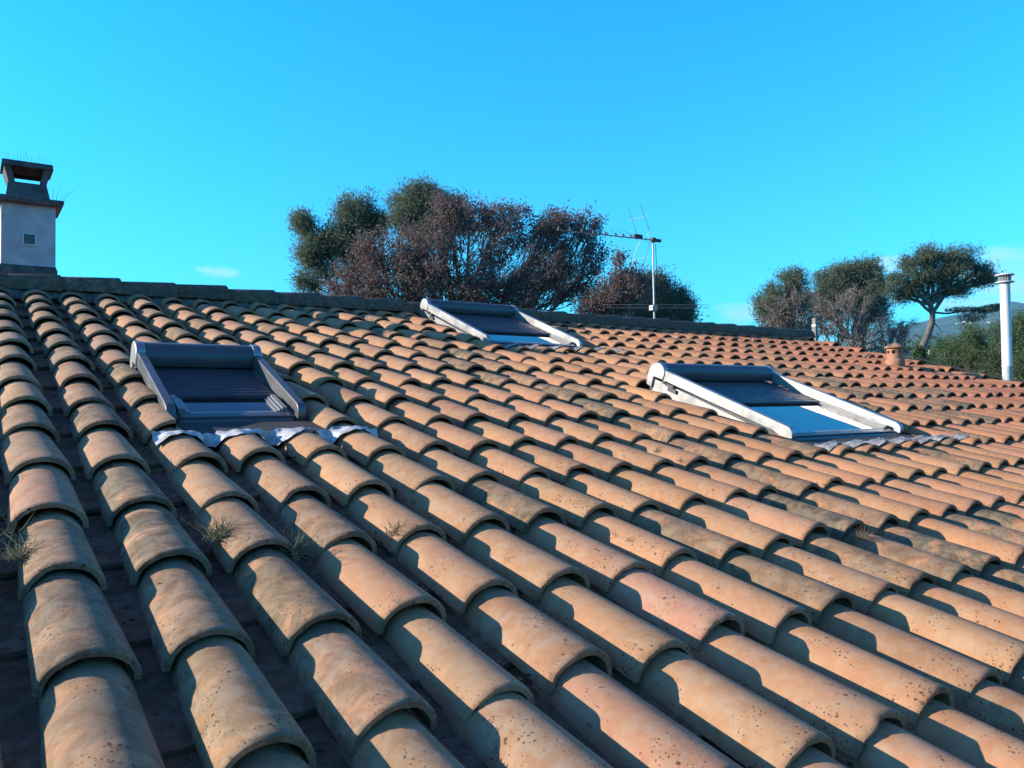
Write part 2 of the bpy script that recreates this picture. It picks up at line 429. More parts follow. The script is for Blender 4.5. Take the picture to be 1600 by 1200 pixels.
# ridge: half-round capping tiles, each lapped over the next, bedded in mortar
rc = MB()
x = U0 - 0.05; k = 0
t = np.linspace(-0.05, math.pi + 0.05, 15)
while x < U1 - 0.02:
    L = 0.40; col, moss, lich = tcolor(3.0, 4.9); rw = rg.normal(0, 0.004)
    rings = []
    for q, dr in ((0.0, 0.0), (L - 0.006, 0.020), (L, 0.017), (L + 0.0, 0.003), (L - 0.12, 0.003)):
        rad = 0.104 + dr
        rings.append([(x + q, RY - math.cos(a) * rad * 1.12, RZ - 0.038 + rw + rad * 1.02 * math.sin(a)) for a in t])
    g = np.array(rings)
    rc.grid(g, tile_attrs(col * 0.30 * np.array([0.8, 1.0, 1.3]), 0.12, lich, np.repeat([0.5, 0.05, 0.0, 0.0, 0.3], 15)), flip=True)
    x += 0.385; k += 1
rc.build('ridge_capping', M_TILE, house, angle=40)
mo = MB()
xs = np.arange(U0, U1, 0.03)
for sgn in (-1,):
    g = np.array([[(a, RY + sgn * (0.105 + 0.012 * math.sin(a * 31) + 0.006 * math.sin(a * 77)), RZ - 0.05) for a in xs],
                  [(a, RY + sgn * (0.135 + 0.012 * math.sin(a * 31) + 0.008 * math.sin(a * 57)), RZ - 0.115 + 0.01 * math.sin(a * 43)) for a in xs]])
    mo.grid(g)
mo.build('ridge_mortar', M_MORTAR, house, angle=60)

# walls, eave board and verge board below the roof
wb = MB()
ey = VE * CS + 0.35; fy = RY + 7.0
def wz(y): return RZ - abs(y - RY) * math.tan(SL) - 0.19
def wallpoly(pts): 
    mbp = np.array(pts); wb.add(mbp, [tuple(range(len(pts)))])
for X in (U0 + 0.2, U1 - 0.16):
    wallpoly([(X, ey, GZ - 0.4), (X, fy, GZ - 0.4), (X, fy, wz(fy)), (X, RY, wz(RY)), (X, ey, wz(ey))])
for Y in (ey, fy):
    wallpoly([(U0 + 0.2, Y, GZ - 0.4), (U1 - 0.16, Y, GZ - 0.4), (U1 - 0.16, Y, wz(Y)), (U0 + 0.2, Y, wz(Y))])
wb.build('wall', M_WALL, house, smooth=False)
for ua, ub in ((U1 - 0.005, U1 + 0.02), (U0 - 0.02, U0 + 0.005)):
    vb = MB()
    g = np.array([(ua, VE, -0.26), (ub, VE, -0.26), (ub, VR, -0.26), (ua, VR, -0.26), (ua, VE, -0.07), (ub, VE, -0.07), (ub, VR, -0.07), (ua, VR, -0.07)])
    vb.hexa(P(g[:, 0], g[:, 1], g[:, 2])); vb.build('verge_board', M_MORTAR, house, smooth=False)

# ------------------------------------------------------------------ skylights (parts of the roof, each with its own pieces)
def skylight(s):
    u0, v0, w, L = s['u'], s['v'], s['w'], s['L']
    n0 = -0.028; tilt = R(4.2)
    def fn(p):
        a, b, c = p[:, 0], p[:, 1], p[:, 2]
        return P(u0 + a, v0 + b * math.cos(tilt) - c * math.sin(tilt), n0 + b * math.sin(tilt) + c * math.cos(tilt))
    base = bpy.data.objects.new('skylight', None); C.objects.link(base); base.parent = house
    base.empty_display_size = 0.2
    base.location = Vector(P(u0 + w / 2, v0, n0)) - house.location
    base['label'] = s['label']
    rw = 0.035
    f = MB()                                                         # window frame set in the roof
    f.box((0.004, 0.0, -0.16), (0.05, L - .02, -0.028), fn); f.box((w - 0.05, 0.0, -0.16), (w - 0.004, L - .02, -0.028), fn)
    f.box((0.052, 0.0, -0.16), (w - 0.052, 0.045, -0.030), fn); f.box((0.052, L - 0.06, -0.16), (w - 0.052, L - 0.022, -0.03), fn)
    f.build('frame', M_PAINT, base)
    gl = MB(); gl.box((0.053, 0.046, -0.050), (w - 0.053, L - 0.062, -0.030), fn); gl.build('glass', M_GLASS, base, smooth=False)
    lo_ = s.get('low', 0.42) * L
    sa = MB()                                                        # sash cladding round the pane, stepped
    for a0, a1 in ((0.053, 0.098), (w - 0.098, w - 0.053)):
        sa.box((a0, 0.047, -0.0295), (a1, lo_ - 0.024, -0.022), fn)
    for a0, a1 in ((0.053, 0.072), (w - 0.072, w - 0.053)):
        sa.box((a0, 0.05, -0.0215), (a1, lo_ - 0.024, -0.006), fn)
    for a0, a1 in ((0.078, 0.084), (w - 0.084, w - 0.078)):
        sa.box((a0, 0.05, -0.0217), (a1, lo_ - 0.024, -0.015), fn)
    sa.box((0.099, 0.047, -0.0295), (w - 0.099, 0.062, -0.026), fn)
    sa.build('sash', M_PALE, base)
    bb = MB()                                                        # sill profile at the bottom, two beads
    bb.prism([(-0.030, -0.075), (-0.001, -0.075), (-0.001, -0.036), (-0.012, -0.032), (-0.030, -0.042)], 0.045, w - 0.045, fn)
    bb.prism([(0.001, -0.045), (0.040, -0.045), (0.040, -0.026), (0.030, -0.022), (0.001, -0.026)], 0.053, w - 0.053, fn)
    bb.build('sill', M_PAINT, base)
    # side rails of the shutter: tall at the top, rounded nose at the bottom
    nose = [(-0.028 + 0.05 * (1 - math.cos(q)), -0.022 + 0.050 * math.sin(q)) for q in np.linspace(0.0, math.pi / 2, 7)]
    prof = [(0.02, -0.052), (-0.018, -0.052)] + nose + [(L * 0.5, 0.043), (L - 0.10, 0.055), (L - 0.10, -0.012), (L * 0.5, -0.022), (0.10, -0.027)]
    for a0 in (-0.006, w - rw + 0.006):
        r = MB(); r.prism(prof, a0, a0 + rw, fn)
        o = r.build('side_rail', M_RAIL_SHADE if w < 0.7 else M_RAIL, base, angle=28)
        bv = o.modifiers.new('edge', 'BEVEL'); bv.width = 0.004; bv.segments = 2; bv.limit_method = 'ANGLE'
    # lower side cladding of the window under the rails, with a bracket
    for a0, a1 in ((0.001, 0.0035), (w - 0.0035, w - 0.001)):
        r = MB(); r.prism([(0.03, -0.13), (0.03, -0.055), (L - 0.05, -0.027), (L - 0.05, -0.13)], a0, a1, fn)
        r.build('side_cladding', M_RAIL, base)
    br = MB(); br.box((-0.020, L - 0.235, -0.034), (0.0, L - 0.165, -0.018), fn); br.box((-0.014, L - 0.26, -0.062), (0.0, L - 0.19, -0.038), fn)
    br.box((-0.018, L - 0.155, -0.030), (0.0, L - 0.135, -0.010), fn)
    br.build('bracket', M_PAINT, base)
    # shutter housing across the top, rounded
    box_ = [(L - 0.125, -0.010), (L - 0.132, 0.022)] + [(L - 0.062 + 0.068 * math.cos(q), 0.022 + 0.062 * math.sin(q)) for q in np.linspace(math.pi * 0.93, 0.1, 11)] + [(L + 0.012, -0.02), (L + 0.004, -0.075), (L - 0.05, -0.085), (L - 0.05, -0.012)]
    b_ = MB(); b_.prism(box_, 0.03, w - 0.03, fn); b_.build('shutter_housing', M_PAINT, base, angle=30)
    cap_ = [(bq + (0.003 if bq > L - 0.06 else -0.003), cq + (0.004 if cq > 0 else -0.002)) for bq, cq in box_]
    for a0, a1 in ((-0.012, 0.029), (w - 0.029, w + 0.012)):
        e = MB(); e.prism(cap_, a0, a1, fn); o = e.build('end_cap', M_RAIL, base, angle=30)
        bv = o.modifiers.new('edge', 'BEVEL'); bv.width = 0.006; bv.segments = 2; bv.limit_method = 'ANGLE'; bv.angle_limit = R(60)
    # lowered curtain of slats
    lo = s.get('low', 0.42) * L; hi = L - 0.10; ns = int(round((hi - lo) / 0.037)); sl = (hi - lo) / ns
    pr = []
    for i in range(ns):
        b0 = lo + i * sl
        for q, c_ in ((0.0, 0.0), (0.10, 0.005), (0.35, 0.0085), (0.7, 0.008), (0.93, 0.003)):
            pr.append((b0 + q * sl, -0.0265 + c_))
    pr.append((hi, -0.0265))
    pr = pr + [(b_q, c_q - 0.003) for b_q, c_q in pr[::-1]]
    cu = MB(); cu.prism(pr, 0.046, w - 0.046, fn); cu.build('shutter_curtain', M_DARK, base, angle=25)
    eb = MB(); eb.prism([(lo - 0.020, -0.0285), (lo - 0.001, -0.0285), (lo - 0.001, -0.014), (lo - 0.008, -0.012), (lo - 0.020, -0.018)], 0.047, w - 0.047, fn)
    eb.build('curtain_end_bar', M_DARK, base)
    # gutter flashing round the frame
    h0, h1, w0, w1 = s['hole']
    gt = MB()
    def sheet(ua, ub, va, vb, na, nb):
        g = np.array([[(ua, va, na), (ub, va, na)], [(ua, vb, nb), (ub, vb, nb)]]); gt.grid(P(g[..., 0], g[..., 1], g[..., 2]))
    sheet(u0 - 0.05, u0 + 0.02, v0 - 0.02, w1 + 0.05, -0.095, -0.095)
    sheet(u0 + w - 0.02, u0 + w + 0.17, v0 - 0.02, w1 + 0.05, -0.085, -0.085)
    sheet(u0 - 0.05, u0 + w + 0.17, w0 + 0.05, v0 - 0.02, -0.045, -0.070)
    sheet(u0 - 0.05, u0 + w + 0.17, w1 - 0.04, w1 + 0.10, -0.06, -0.10)
    gt.build('gutter_flashing', M_GUTTER, base, smooth=False)
    # lead apron dressed over the tops of the cut tiles
    ap = MB(); ua = np.arange(u0 - 0.10, u0 + w + 0.22, 0.0085)
    rows = []
    for q in np.linspace(0, 1, 8):
        row = []
        for a in ua:
            d = (a / CP + 0.5) % 1 - 0.5; d *= CP
            kx = min(abs(d) / 0.092, 1.0)
            crest = 0
            drape = 0.05 + 0.055 * (0.5 + 0.5 * math.cos((d + 0.035) / CP * 2 * math.pi)) + 0.010 * math.sin(a * 41)
            va = w0 + 0.055 - q * drape * s.get('apron', 1.0) - (0.0)
            kk = ((va / RP) % 1.0) * RP / 0.45
            crest = -0.0765 - 0.031 * kk + 0.0765 * (1 - 0.07 * kk) * max(0, 1 - (kx * 0.98) ** 2) ** 0.52 + 0.0065
            fade = min(1, q * 2.2)
            crease = 0.0035 * math.sin(q * 17 + 2.5 * math.sin(a * 19)) * (1 if kx < 1 else 0.3) + 0.002 * math.sin(a * 130)
            nn = (-0.040 if kx > .9 else -0.03) * (1 - fade) + crest * fade + crease
            row.append((a, va, nn))
        rows.append(row)
    g = np.array(rows); ap.grid(P(g[..., 0], g[..., 1], g[..., 2]), flip=True)
    ap.build("apron_flashing", M_LEADB if w < 0.7 else M_LEAD, base, angle=80)
    return base
SKY[0]['low'] = 0.32; SKY[1]['low'] = 0.32; SKY[2]['low'] = 0.50
for s in SKY: skylight(s)

# ------------------------------------------------------------------ chimney behind the ridge
ch = bpy.data.objects.new('chimney', None); C.objects.link(ch); ch.parent = house
CX0, CX1, CY0, CY1 = 0.030, 0.375, 5.20, 5.55
ch.location = Vector((0.2, 5.37, 1.2)) - house.location
ch['label'] = 'pinkish rendered chimney with dark concrete cowl behind the ridge'
c_ = MB(); c_.box((CX0, CY0, 1.0), (CX1, CY1, 1.95)); c_.build('stack', M_RENDER, ch, smooth=False)
c_ = MB(); c_.box((CX0 - 0.012, CY0 - 0.014, 1.30), (CX1 + 0.012, CY1 + 0.012, 1.475)); c_.box((CX0 - 0.006, CY0 - 0.008, 1.4755), (CX1 + 0.006, CY1 + 0.006, 1.495)); c_.build('base_flashing', M_CONC, ch, smooth=False)
c_ = MB(); c_.hexa(np.array([(CX0 - .045, CY0 - .05, 1.951), (CX1 + .045, CY0 - .05, 1.951), (CX1 + .045, CY1 + .05, 1.951), (CX0 - .045, CY1 + .05, 1.951),
   (CX0 - .055, CY0 - .06, 1.995), (CX1 + .055, CY0 - .06, 1.995), (CX1 + .055, CY1 + .06, 1.995), (CX0 - .055, CY1 + .06, 1.995)]))
o = c_.build('cap_slab', M_CONC, ch, smooth=False); bv = o.modifiers.new('edge', 'BEVEL'); bv.width = 0.008; bv.segments = 2
c_ = MB()                                                            # cowl: sloping skirt, flared cheeks, roof slab
def fr(x0, x1, y0, y1, z0, X0, X1, Y0, Y1, z1):
    c_.hexa(np.array([(x0, y0, z0), (x1, y0, z0), (x1, y1, z0), (x0, y1, z0), (X0, Y0, z1), (X1, Y0, z1), (X1, Y1, z1), (X0, Y1, z1)]))
fr(0.055, 0.345, 5.235, 5.265, 1.9955, 0.075, 0.320, 5.262, 5.290, 2.125)
fr(0.055, 0.345, 5.485, 5.515, 1.9955, 0.075, 0.320, 5.460, 5.488, 2.125)
fr(0.055, 0.085, 5.267, 5.483, 1.9955, 0.075, 0.105, 5.292, 5.458, 2.125)
fr(0.315, 0.345, 5.267, 5.483, 1.9955, 0.290, 0.320, 5.292, 5.458, 2.125)
fr(0.075, 0.118, 5.262, 5.488, 2.1255, 0.045, 0.090, 5.232, 5.518, 2.235)
fr(0.277, 0.320, 5.262, 5.488, 2.1255, 0.300, 0.350, 5.232, 5.518, 2.235)
fr(0.10, 0.295, 5.265, 5.285, 2.05, 0.10, 0.295, 5.255, 5.275, 2.062)
fr(0.030, 0.362, 5.215, 5.535, 2.2355, 0.035, 0.357, 5.222, 5.528, 2.275)
fr(0.092, 0.303, 5.490, 5.508, 2.208, 0.092, 0.300, 5.490, 5.512, 2.2345)
c_.build('cowl', M_CONC, ch, smooth=False)
c_ = MB()
for k, x in enumerate(np.linspace(0.06, 0.34, 13)):
    c_ = MB(); h = 0.05 + 0.05 * rng.random(); c_.tube([(x, 5.24, 2.270), (x + rng.normal(0, .004), 5.24, 2.27 + h / 2), (x + rng.normal(0, .012), 5.24, 2.27 + h)], [.0011, .0009, .0005], 4); c_.build('dry_stalk', M_STALK, ch)
for k in range(5):
    c_ = MB(); x = 0.335 + 0.02 * k; c_.tube([(x, 5.17, 1.99), (x + .012 * (k - 1), 5.17, 2.03 + .05 * rng.random()), (x + .03 * (k - 1), 5.17, 2.07 + .03 * rng.random())], [.0016, .0013, .0006], 4); c_.build('dry_stalk', M_STALK, ch)
pl = MB()
px0, px1, pz0, pz1 = 0.162, 0.252, 1.643, 1.737
for lo, hi in (((px0, 5.188, pz0), (px1, 5.1995, pz0 + .010)), ((px0, 5.188, pz1 - .010), (px1, 5.1995, pz1)), ((px0, 5.188, pz0 + .0102), (px0 + .010, 5.1995, pz1 - .0102)), ((px1 - .010, 5.188, pz0 + .0102), (px1, 5.1995, pz1 - .0102))):
    pl.box(lo, hi)
pl.build('vent_frame', M_PLASTIC, ch, smooth=False)
pl = MB(); pl.box((px0 + .0105, 5.194, pz0 + .0105), (px1 - .0105, 5.1995, pz1 - .0105)); pl.build('vent_plate', M_PAINT, ch, smooth=False)

# terracotta roof vent
vp = P(8.22, 3.20, -0.030)
VW, VH = 0.82, 1.16
rv = bpy.data.objects.new('roof_vent', None); C.objects.link(rv); rv.parent = house; rv.location = Vector(vp) - house.location
rv['label'] = 'round terracotta vent with conical cap on the right of the roof'
b = MB(); b.lathe(vp, [(r_ * VW, z_ * VH) for r_, z_ in ((0.0, -0.06), (0.121, -0.06), (0.121, 0.0), (0.121, 0.045), (0.116, 0.056), (0.108, 0.062), (0.0, 0.064))], 28); b.build('base_ring', M_TERRA, rv)
# body with round holes: built as an outer wall with openings
b = MB(); k = 96; rows = 26; z0, z1 = 0.060 * VH, 0.165 * VH; rad = 0.100 * VW
holes = [(q * math.pi / 4 + 0.35, 0.128 * VH) for q in range(8)]
tt = np.arange(k) * 2 * math.pi / k; zz = np.linspace(z0, z1, rows)
for inner in (0, 1):
    rq = rad - 0.012 * inner
    g = np.array([[(vp[0] + rq * math.cos(a), vp[1] + rq * math.sin(a), vp[2] + z) for a in tt] for z in zz])
    fs = []
    for i in range(rows - 1):
        for j in range(k):
            a = tt[j] + math.pi / k; z = (zz[i] + zz[i + 1]) / 2
            if any(((((a - ha + math.pi) % (2 * math.pi)) - math.pi) * rad) ** 2 + (z - hz) ** 2 < 0.0185 ** 2 for ha, hz in holes): continue
            fs.append((i * k + j, i * k + (j + 1) % k, (i + 1) * k + (j + 1) % k, (i + 1) * k + j))
    b.add(g.reshape(-1, 3), fs)
for ha, hz in holes:
    q = np.linspace(0, 2 * math.pi, 17)
    g = np.array([[(vp[0] + rr_ * math.cos(ha + 0.0195 * math.cos(w) / rad), vp[1] + rr_ * math.sin(ha + 0.0195 * math.cos(w) / rad), vp[2] + hz + 0.0195 * math.sin(w)) for w in q] for rr_ in (rad + 0.0025, rad - 0.014)])
    b.grid(g)
b.build('body', M_TERRA, rv)
b = MB(); b.lathe(vp, [(r_ * VW, z_ * VH) for r_, z_ in ((0.0, 0.1655), (0.128, 0.1655), (0.131, 0.172), (0.126, 0.178), (0.06, 0.203), (0.015, 0.217), (0.0, 0.218))], 28); b.build('cap', M_TERRA, rv)

# ------------------------------------------------------------------ television aerial on its mast
AX, AY = 6.40, 4.955
an = thing('television_aerial', 'thin metal TV aerial on a mast strapped to the roof ridge', 'aerial', (AX, AY, 1.42))
b = MB(); b.tube([(AX + .006, AY, 1.30), (AX + .004, AY, 1.75), (AX + .001, AY, 1.92)], 0.0120, 10); b.tube([(AX + .001, AY, 1.915), (AX, AY, 2.352)], 0.0090, 10)
b.lathe((AX + .002, AY, 1.90), [(0.0, -0.0), (0.0155, 0.0), (0.0155, 0.025), (0.0, 0.025)], 10); b.build('mast', M_STEEL, an)
bd = np.array([-0.985, -0.05, -0.045]); bd /= np.linalg.norm(bd)
top = np.array([AX, AY - .03, 2.315])
b = MB(); b.tube([top - bd * 0.09, top + bd * 0.75, top + bd * 1.50], [0.0075, 0.007, 0.0055], 8); b.build('boom', M_PALE, an)
b = MB(); c0 = top + bd * 0.03; b.box(c0 - .026, c0 + .026); b.build('clamp', M_BLACK, an); b = MB(); b.box(top - bd * .05 - .016 - [0.03, 0, 0], top - bd * .05 + .016 + [.03, 0, 0]); b.build('end_plug', M_BLACK, an)
b = MB(); c0 = top + bd * 0.285 + np.array([0, 0, .022]); b.box(c0 - np.array([.06, .02, .016]), c0 + np.array([.06, .02, .022])); b.build('dipole_box', M_BLACK, an)
side = np.array([0.05, 0.82, 0.57])
for k, d in enumerate((0.40, 0.52, 0.64, 0.80, 0.98, 1.15, 1.32, 1.48)):
    q = top + bd * d
    b = MB(); b.tube([q + side * 0.135 + np.array([0, 0, .03]), q + np.array([0, 0, .03]), q - side * 0.135 + np.array([0, 0, .03])], 0.0022, 5); b.box(q + np.array([-.008, -.008, -.004]), q + np.array([.008, .008, .036]))
    b.build('director', M_BLACK, an)
for sg in (1, -1):                                                    # V-shaped reflector grids
    b = MB(); q = top + bd * 0.19
    for off in (-0.10, 0.10):
        sh = np.array([0, off, 0]); kn = q + np.array([0.0, 0, sg * 0.07])
        b.tube([q + sh * 0.3, kn + sh, kn + sh + np.array([-0.135, 0, sg * 0.30])], 0.0034, 5)
    for fz in (0.55,):
        e = q + np.array([-0.135 * fz, 0, sg * (0.07 + 0.30 * fz)])
        b.tube([e + np.array([0, -.15, 0]), e + np.array([0, .15, 0])], 0.002, 5)
    b.build('reflector', M_STEEL, an)
for z, dz in ((1.560, 0.022), (1.525, 0.035)):                          # two low cross bars
    b = MB(); b.tube([(AX - 0.80, AY - .035, z - .045), (AX + .9, AY - .035, z + .055)], 0.0032, 6); b.build('cross_bar', M_STEEL, an)
b = MB(); b.box((AX - .05, AY - .03, 1.50), (AX + .03, AY + .028, 1.555)); b.build('bracket', M_STEEL, an)
b = MB(); b.tube([(AX + .025, AY - .02, 2.28), (AX + .030, AY - .022, 2.0), (AX + .033, AY - .026, 1.6), (AX + .045, AY - .03, 1.45)], 0.004, 5); b.build('aerial_lead', M_BLACK, an)

# ------------------------------------------------------------------ white flue beyond the verge
FX, FY = 9.55, 2.53
fl = thing('flue_pipe', 'tall white metal flue pipe with flat rain cap beyond the right roof edge', 'flue', (FX, FY, GZ))
FR = 0.052
b = MB(); b.lathe((FX, FY, 0), [(0.0, GZ), (FR, GZ), (FR, 0.78), (FR + .002, 0.783), (FR + .002, 0.81), (FR, 0.813), (FR, 1.765), (0.0, 1.766)], 28); b.build('pipe', M_FLUE, fl)
b = MB(); b.lathe((FX, FY, 0), [(FR + .0005, 1.742), (0.094, 1.745), (0.096, 1.750), (0.094, 1.756), (FR + .0005, 1.760)], 28); b.build('lower_flange', M_FLUE, fl)
b = MB()
for k in range(14):
    a = k * 2 * math.pi / 14; b.tube([(FX + .060 * math.cos(a), FY + .060 * math.sin(a), 1.756), (FX + .060 * math.cos(a), FY + .060 * math.sin(a), 1.832)], 0.0055, 5)
b.lathe((FX, FY, 0), [(0.0, 1.767), (0.046, 1.767), (0.046, 1.83), (0.0, 1.83)], 20)
b.build('cage', M_PALE, fl)
b = MB(); b.lathe((FX, FY, 0), [(0.0, 1.828), (0.096, 1.828), (0.098, 1.834), (0.094, 1.840), (0.04, 1.852), (0.0, 1.855)], 28); b.build('rain_cap', M_FLUE, fl)
for z in (0.2, -1.6):
    b = MB(); b.lathe((FX, FY, z), [(FR + .0002, 0), (FR + .01, 0), (FR + .01, .04), (FR + .0002, .04)], 20); b.box((8.96, FY - .02, z + .005), (FX - FR - .008, FY + .02, z + .035)); b.build('wall_bracket', M_STEEL, fl)

# ------------------------------------------------------------------ utility post and its overhead cable
pp = at(1273, 497, 24.0)
po = thing('utility_post', 'grey concrete utility post standing behind the far roof edge', 'post', (pp[0], pp[1], GZ - 1))
b = MB(); b.hexa(np.array([(pp[0] + sx * .12, pp[1] + sy * .12, GZ - 1.6) for sx, sy in ((-1, -1), (1, -1), (1, 1), (-1, 1))] + [(pp[0] + sx * .055, pp[1] + sy * .055, pp[2]) for sx, sy in ((-1, -1), (1, -1), (1, 1), (-1, 1))]))
b.build('shaft', M_POST, po, smooth=False)
b = MB(); b.box((pp[0] - .07, pp[1] - .07, pp[2] - .26), (pp[0] + .07, pp[1] + .07, pp[2] - .20)); b.tube([(pp[0] + .07, pp[1], pp[2] - .23), (pp[0] + .16, pp[1] - .05, pp[2] - .23)], .02, 6); b.build('cable_clamp', M_STEEL, po)
e0 = at(1279, 507, 23.9); e1 = at(1690, 612, 15.0)
pts = [e0 + (e1 - e0) * q - np.array([0, 0, 0.42 * 4 * q * (1 - q) * 0.5]) for q in np.linspace(0, 1, 24)]
b = MB(); b.tube(pts, 0.016, 6)
tag(b.build('overhead_cable', M_CABLE), 'thin black overhead cable sagging from the concrete post towards the right', 'cable')

# ------------------------------------------------------------------ trees
def leaf_mat(name, c1, c2, trans=0.25, rough=0.7):
    n = N(name)
    a = n.attr('shade')
    c = n.mix(a, c1, c2)
    n.out(c, rough, spec=0.25)
    tr = n.new('BsdfTranslucent'); n.link(c, tr.inputs[0])
    mx = n.new('MixShader'); mx.inputs[0].default_value = trans
    n.link(n.b.outputs[0], mx.inputs[1]); n.link(tr.outputs[0], mx.inputs[2])
    n.link(mx.outputs[0], n.t.nodes['Material Output'].inputs[0])
    return n.m
M_PINE = leaf_mat('pine_needles', (0.095, 0.130, 0.088), (0.225, 0.255, 0.165), 0.5)
M_PINE2 = leaf_mat('pine_needles_bright', (0.060, 0.120, 0.055), (0.165, 0.230, 0.095), 0.42)
M_OAK = leaf_mat('dry_oak_leaves', (0.150, 0.108, 0.102), (0.300, 0.212, 0.185), 0.48)
M_DRY = leaf_mat('dry_grey_leaves', (0.12, 0.095, 0.075), (0.27, 0.20, 0.15), 0.38)
M_IVY = leaf_mat('ivy_leaves', (0.02, 0.045, 0.012), (0.06, 0.10, 0.03), 0.15, 0.5)
M_FOREST = leaf_mat('forest_leaves', (0.050, 0.095, 0.048), (0.140, 0.200, 0.090), 0.42)
M_BARK = simple('grey_bark', (0.16, 0.13, 0.11), 0.95, 0, 0.3, 6, 0.01)
M_TWIG = simple('pale_twig_bark', (0.22, 0.18, 0.155), 0.95, 0, 0.25, 6)

def quads(mb, cen, ax, ay, shade):
    """many leaf faces at once: centres with two half-axes each"""
    n_ = len(cen)
    v = np.stack([cen - ax - ay * .0, cen - ay, cen + ax, cen + ay], 1).reshape(-1, 3)
    st = mb.n
    mb.v.append(v); idx = (np.arange(n_ * 4).reshape(-1, 4) + st)
    mb.f.extend(map(tuple, idx.tolist())); mb.m.extend([0] * n_)
    mb.a.setdefault('shade', []).append((st, np.repeat(shade, 4))); mb.n += n_ * 4
def unit(v): return v / (np.linalg.norm(v, axis=-1, keepdims=True) + 1e-9)
def in_blob(r, c, rad, k, shell=0.5):
    d = unit(r.normal(size=(k, 3))); q = r.random((k, 1)) ** (1 / 3 * (1 - shell) + 0.12 * shell + 0.1)
    return c + d * q * rad
def bend(r, a, b, k, w):
    a = np.asarray(a, float); b = np.asarray(b, float); t = np.linspace(0, 1, k)[:, None]
    L = np.linalg.norm(b - a); off = unit(r.normal(size=3)) * L * w
    off2 = unit(r.normal(size=3)) * L * w * 0.6
    return a + (b - a) * t + off * np.sin(t * math.pi) + off2 * np.sin(t * 2 * math.pi)
def tree(name, label, cat, trunk_pts, trunk_r, blobs, kind, leafm, barkm, seed, group=None, n_sec=9, n_tw=7, leaf=0.08, per=9, fork=0.55, twig_r=0.008, up=0.0, parts=None):
    """tapered trunk, limbs to each foliage mass, branches, twigs and leaves on the twigs"""
    r = np.random.default_rng(seed)
    tp = np.array(trunk_pts, float)
    root = thing(name, label, cat, tp[0], group)
    wood = MB(); fol = MB()
    tr = np.linspace(trunk_r, trunk_r * 0.55, len(tp))
    wood.tube(tp, tr, 9)
    cens, axs, ays, shs = [], [], [], []
    for (c, rad, dens) in blobs:
        c = np.array(c, float); rad = np.array(rad, float)
        # leave the trunk at the place that lies low and inside
        k0 = int(r.integers(int(len(tp) * fork), len(tp))); s0 = tp[min(k0, len(tp) - 1)]
        limb = bend(r, s0, c + rad * np.array([0, 0, 0.1]), 7, 0.08)
        l0 = max(trunk_r * 0.42, twig_r * 3)
        wood.tube(limb, np.linspace(l0, twig_r * 2.2, 7), 6)
        ns = max(3, int(n_sec * dens))
        ends = in_blob(r, c, rad * 0.9, ns, 0.55)
        for e in ends:
            q = limb[int(r.integers(3, 7))]
            secp = bend(r, q, e, 5, 0.10)
            wood.tube(secp, np.linspace(twig_r * 2.0, twig_r, 5), 4, cap=False)
            tw = e + np.clip(r.normal(size=(n_tw, 3)), -1.6, 1.6) * rad * 0.22 + np.array([0, 0, up]) * rad * 0.2
            for t_ in tw:
                q2 = secp[int(r.integers(2, 5))]
                twp = bend(r, q2, t_, 3, 0.08)
                wood.tube(twp, np.linspace(twig_r * 0.9, twig_r * 0.35, 3), 3, cap=False)
                if kind is None or leafm is None: 
                    for _ in range(3):
                        e3 = t_ + r.normal(size=3) * rad * 0.16
                        wood.tube([twp[1], (twp[1] + e3) / 2 + r.normal(size=3) * .03, e3], [twig_r * .5, twig_r * .4, twig_r * .25], 3, cap=False)
                    continue
                if kind == 'broad':
                    for _ in range(2):
                        e3 = t_ + np.clip(r.normal(size=3), -1.5, 1.5) * rad * 0.10
                        wood.tube([twp[1], (twp[1] + e3) / 2 + r.normal(size=3) * .02, e3], [twig_r * .5, twig_r * .4, twig_r * .2], 3, cap=False)
                    m_ = per
                    f = r.random((m_, 1)); pos = q2 + (t_ - q2) * (0.35 + 0.75 * f) + r.normal(size=(m_, 3)) * leaf * 1.5
                    ax = unit(r.normal(size=(m_, 3))) * leaf * (0.45 + 0.35 * r.random((m_, 1)))
                    ay = unit(np.cross(ax, r.normal(size=(m_, 3)))) * leaf * (0.26 + 0.14 * r.random((m_, 1)))
                    cens.append(pos); axs.append(ax); ays.append(ay); shs.append(np.clip(r.normal(0.5, 0.25, m_), 0, 1))
                else:                                               # needle sprays: thin blades fanning round the shoot
                    m_ = per
                    dirn = unit(t_ - q2 + np.array([0, 0, 0.35]) * np.linalg.norm(t_ - q2))
                    tuft = t_ + r.normal(size=(m_, 3)) * leaf * 1.25
                    ax = unit(dirn + r.normal(size=(m_, 3)) * 0.75) * leaf * (0.5 + 0.5 * r.random((m_, 1)))
                    ay = unit(np.cross(ax, r.normal(size=(m_, 3)))) * leaf * 0.12
                    hshade = np.clip(0.5 + r.normal(0, 0.2) + r.normal(0, 0.18, m_), 0, 1)
                    cens.append(tuft); axs.append(ax); ays.append(ay); shs.append(hshade)
    wood.build('trunk', barkm, root, angle=60)
    if cens:
        quads(fol, np.concatenate(cens), np.concatenate(axs), np.concatenate(ays), np.concatenate(shs))
        fol.build('crown', leafm, root, smooth=False)
    return root
def B(x, y, d, rx, ry, dens=1.0, dd=None):
    c = at(x, y, d); s_ = d / FPX
    ex = rx * s_; ey_ = ry * s_
    return (c, (ex, ex if dd is None else dd, ey_), dens)
def base_at(x, d):
    q = at(x, 600, d); return np.array([q[0], q[1], float(height(np.array(q[0]), np.array(q[1]))) - 0.15])

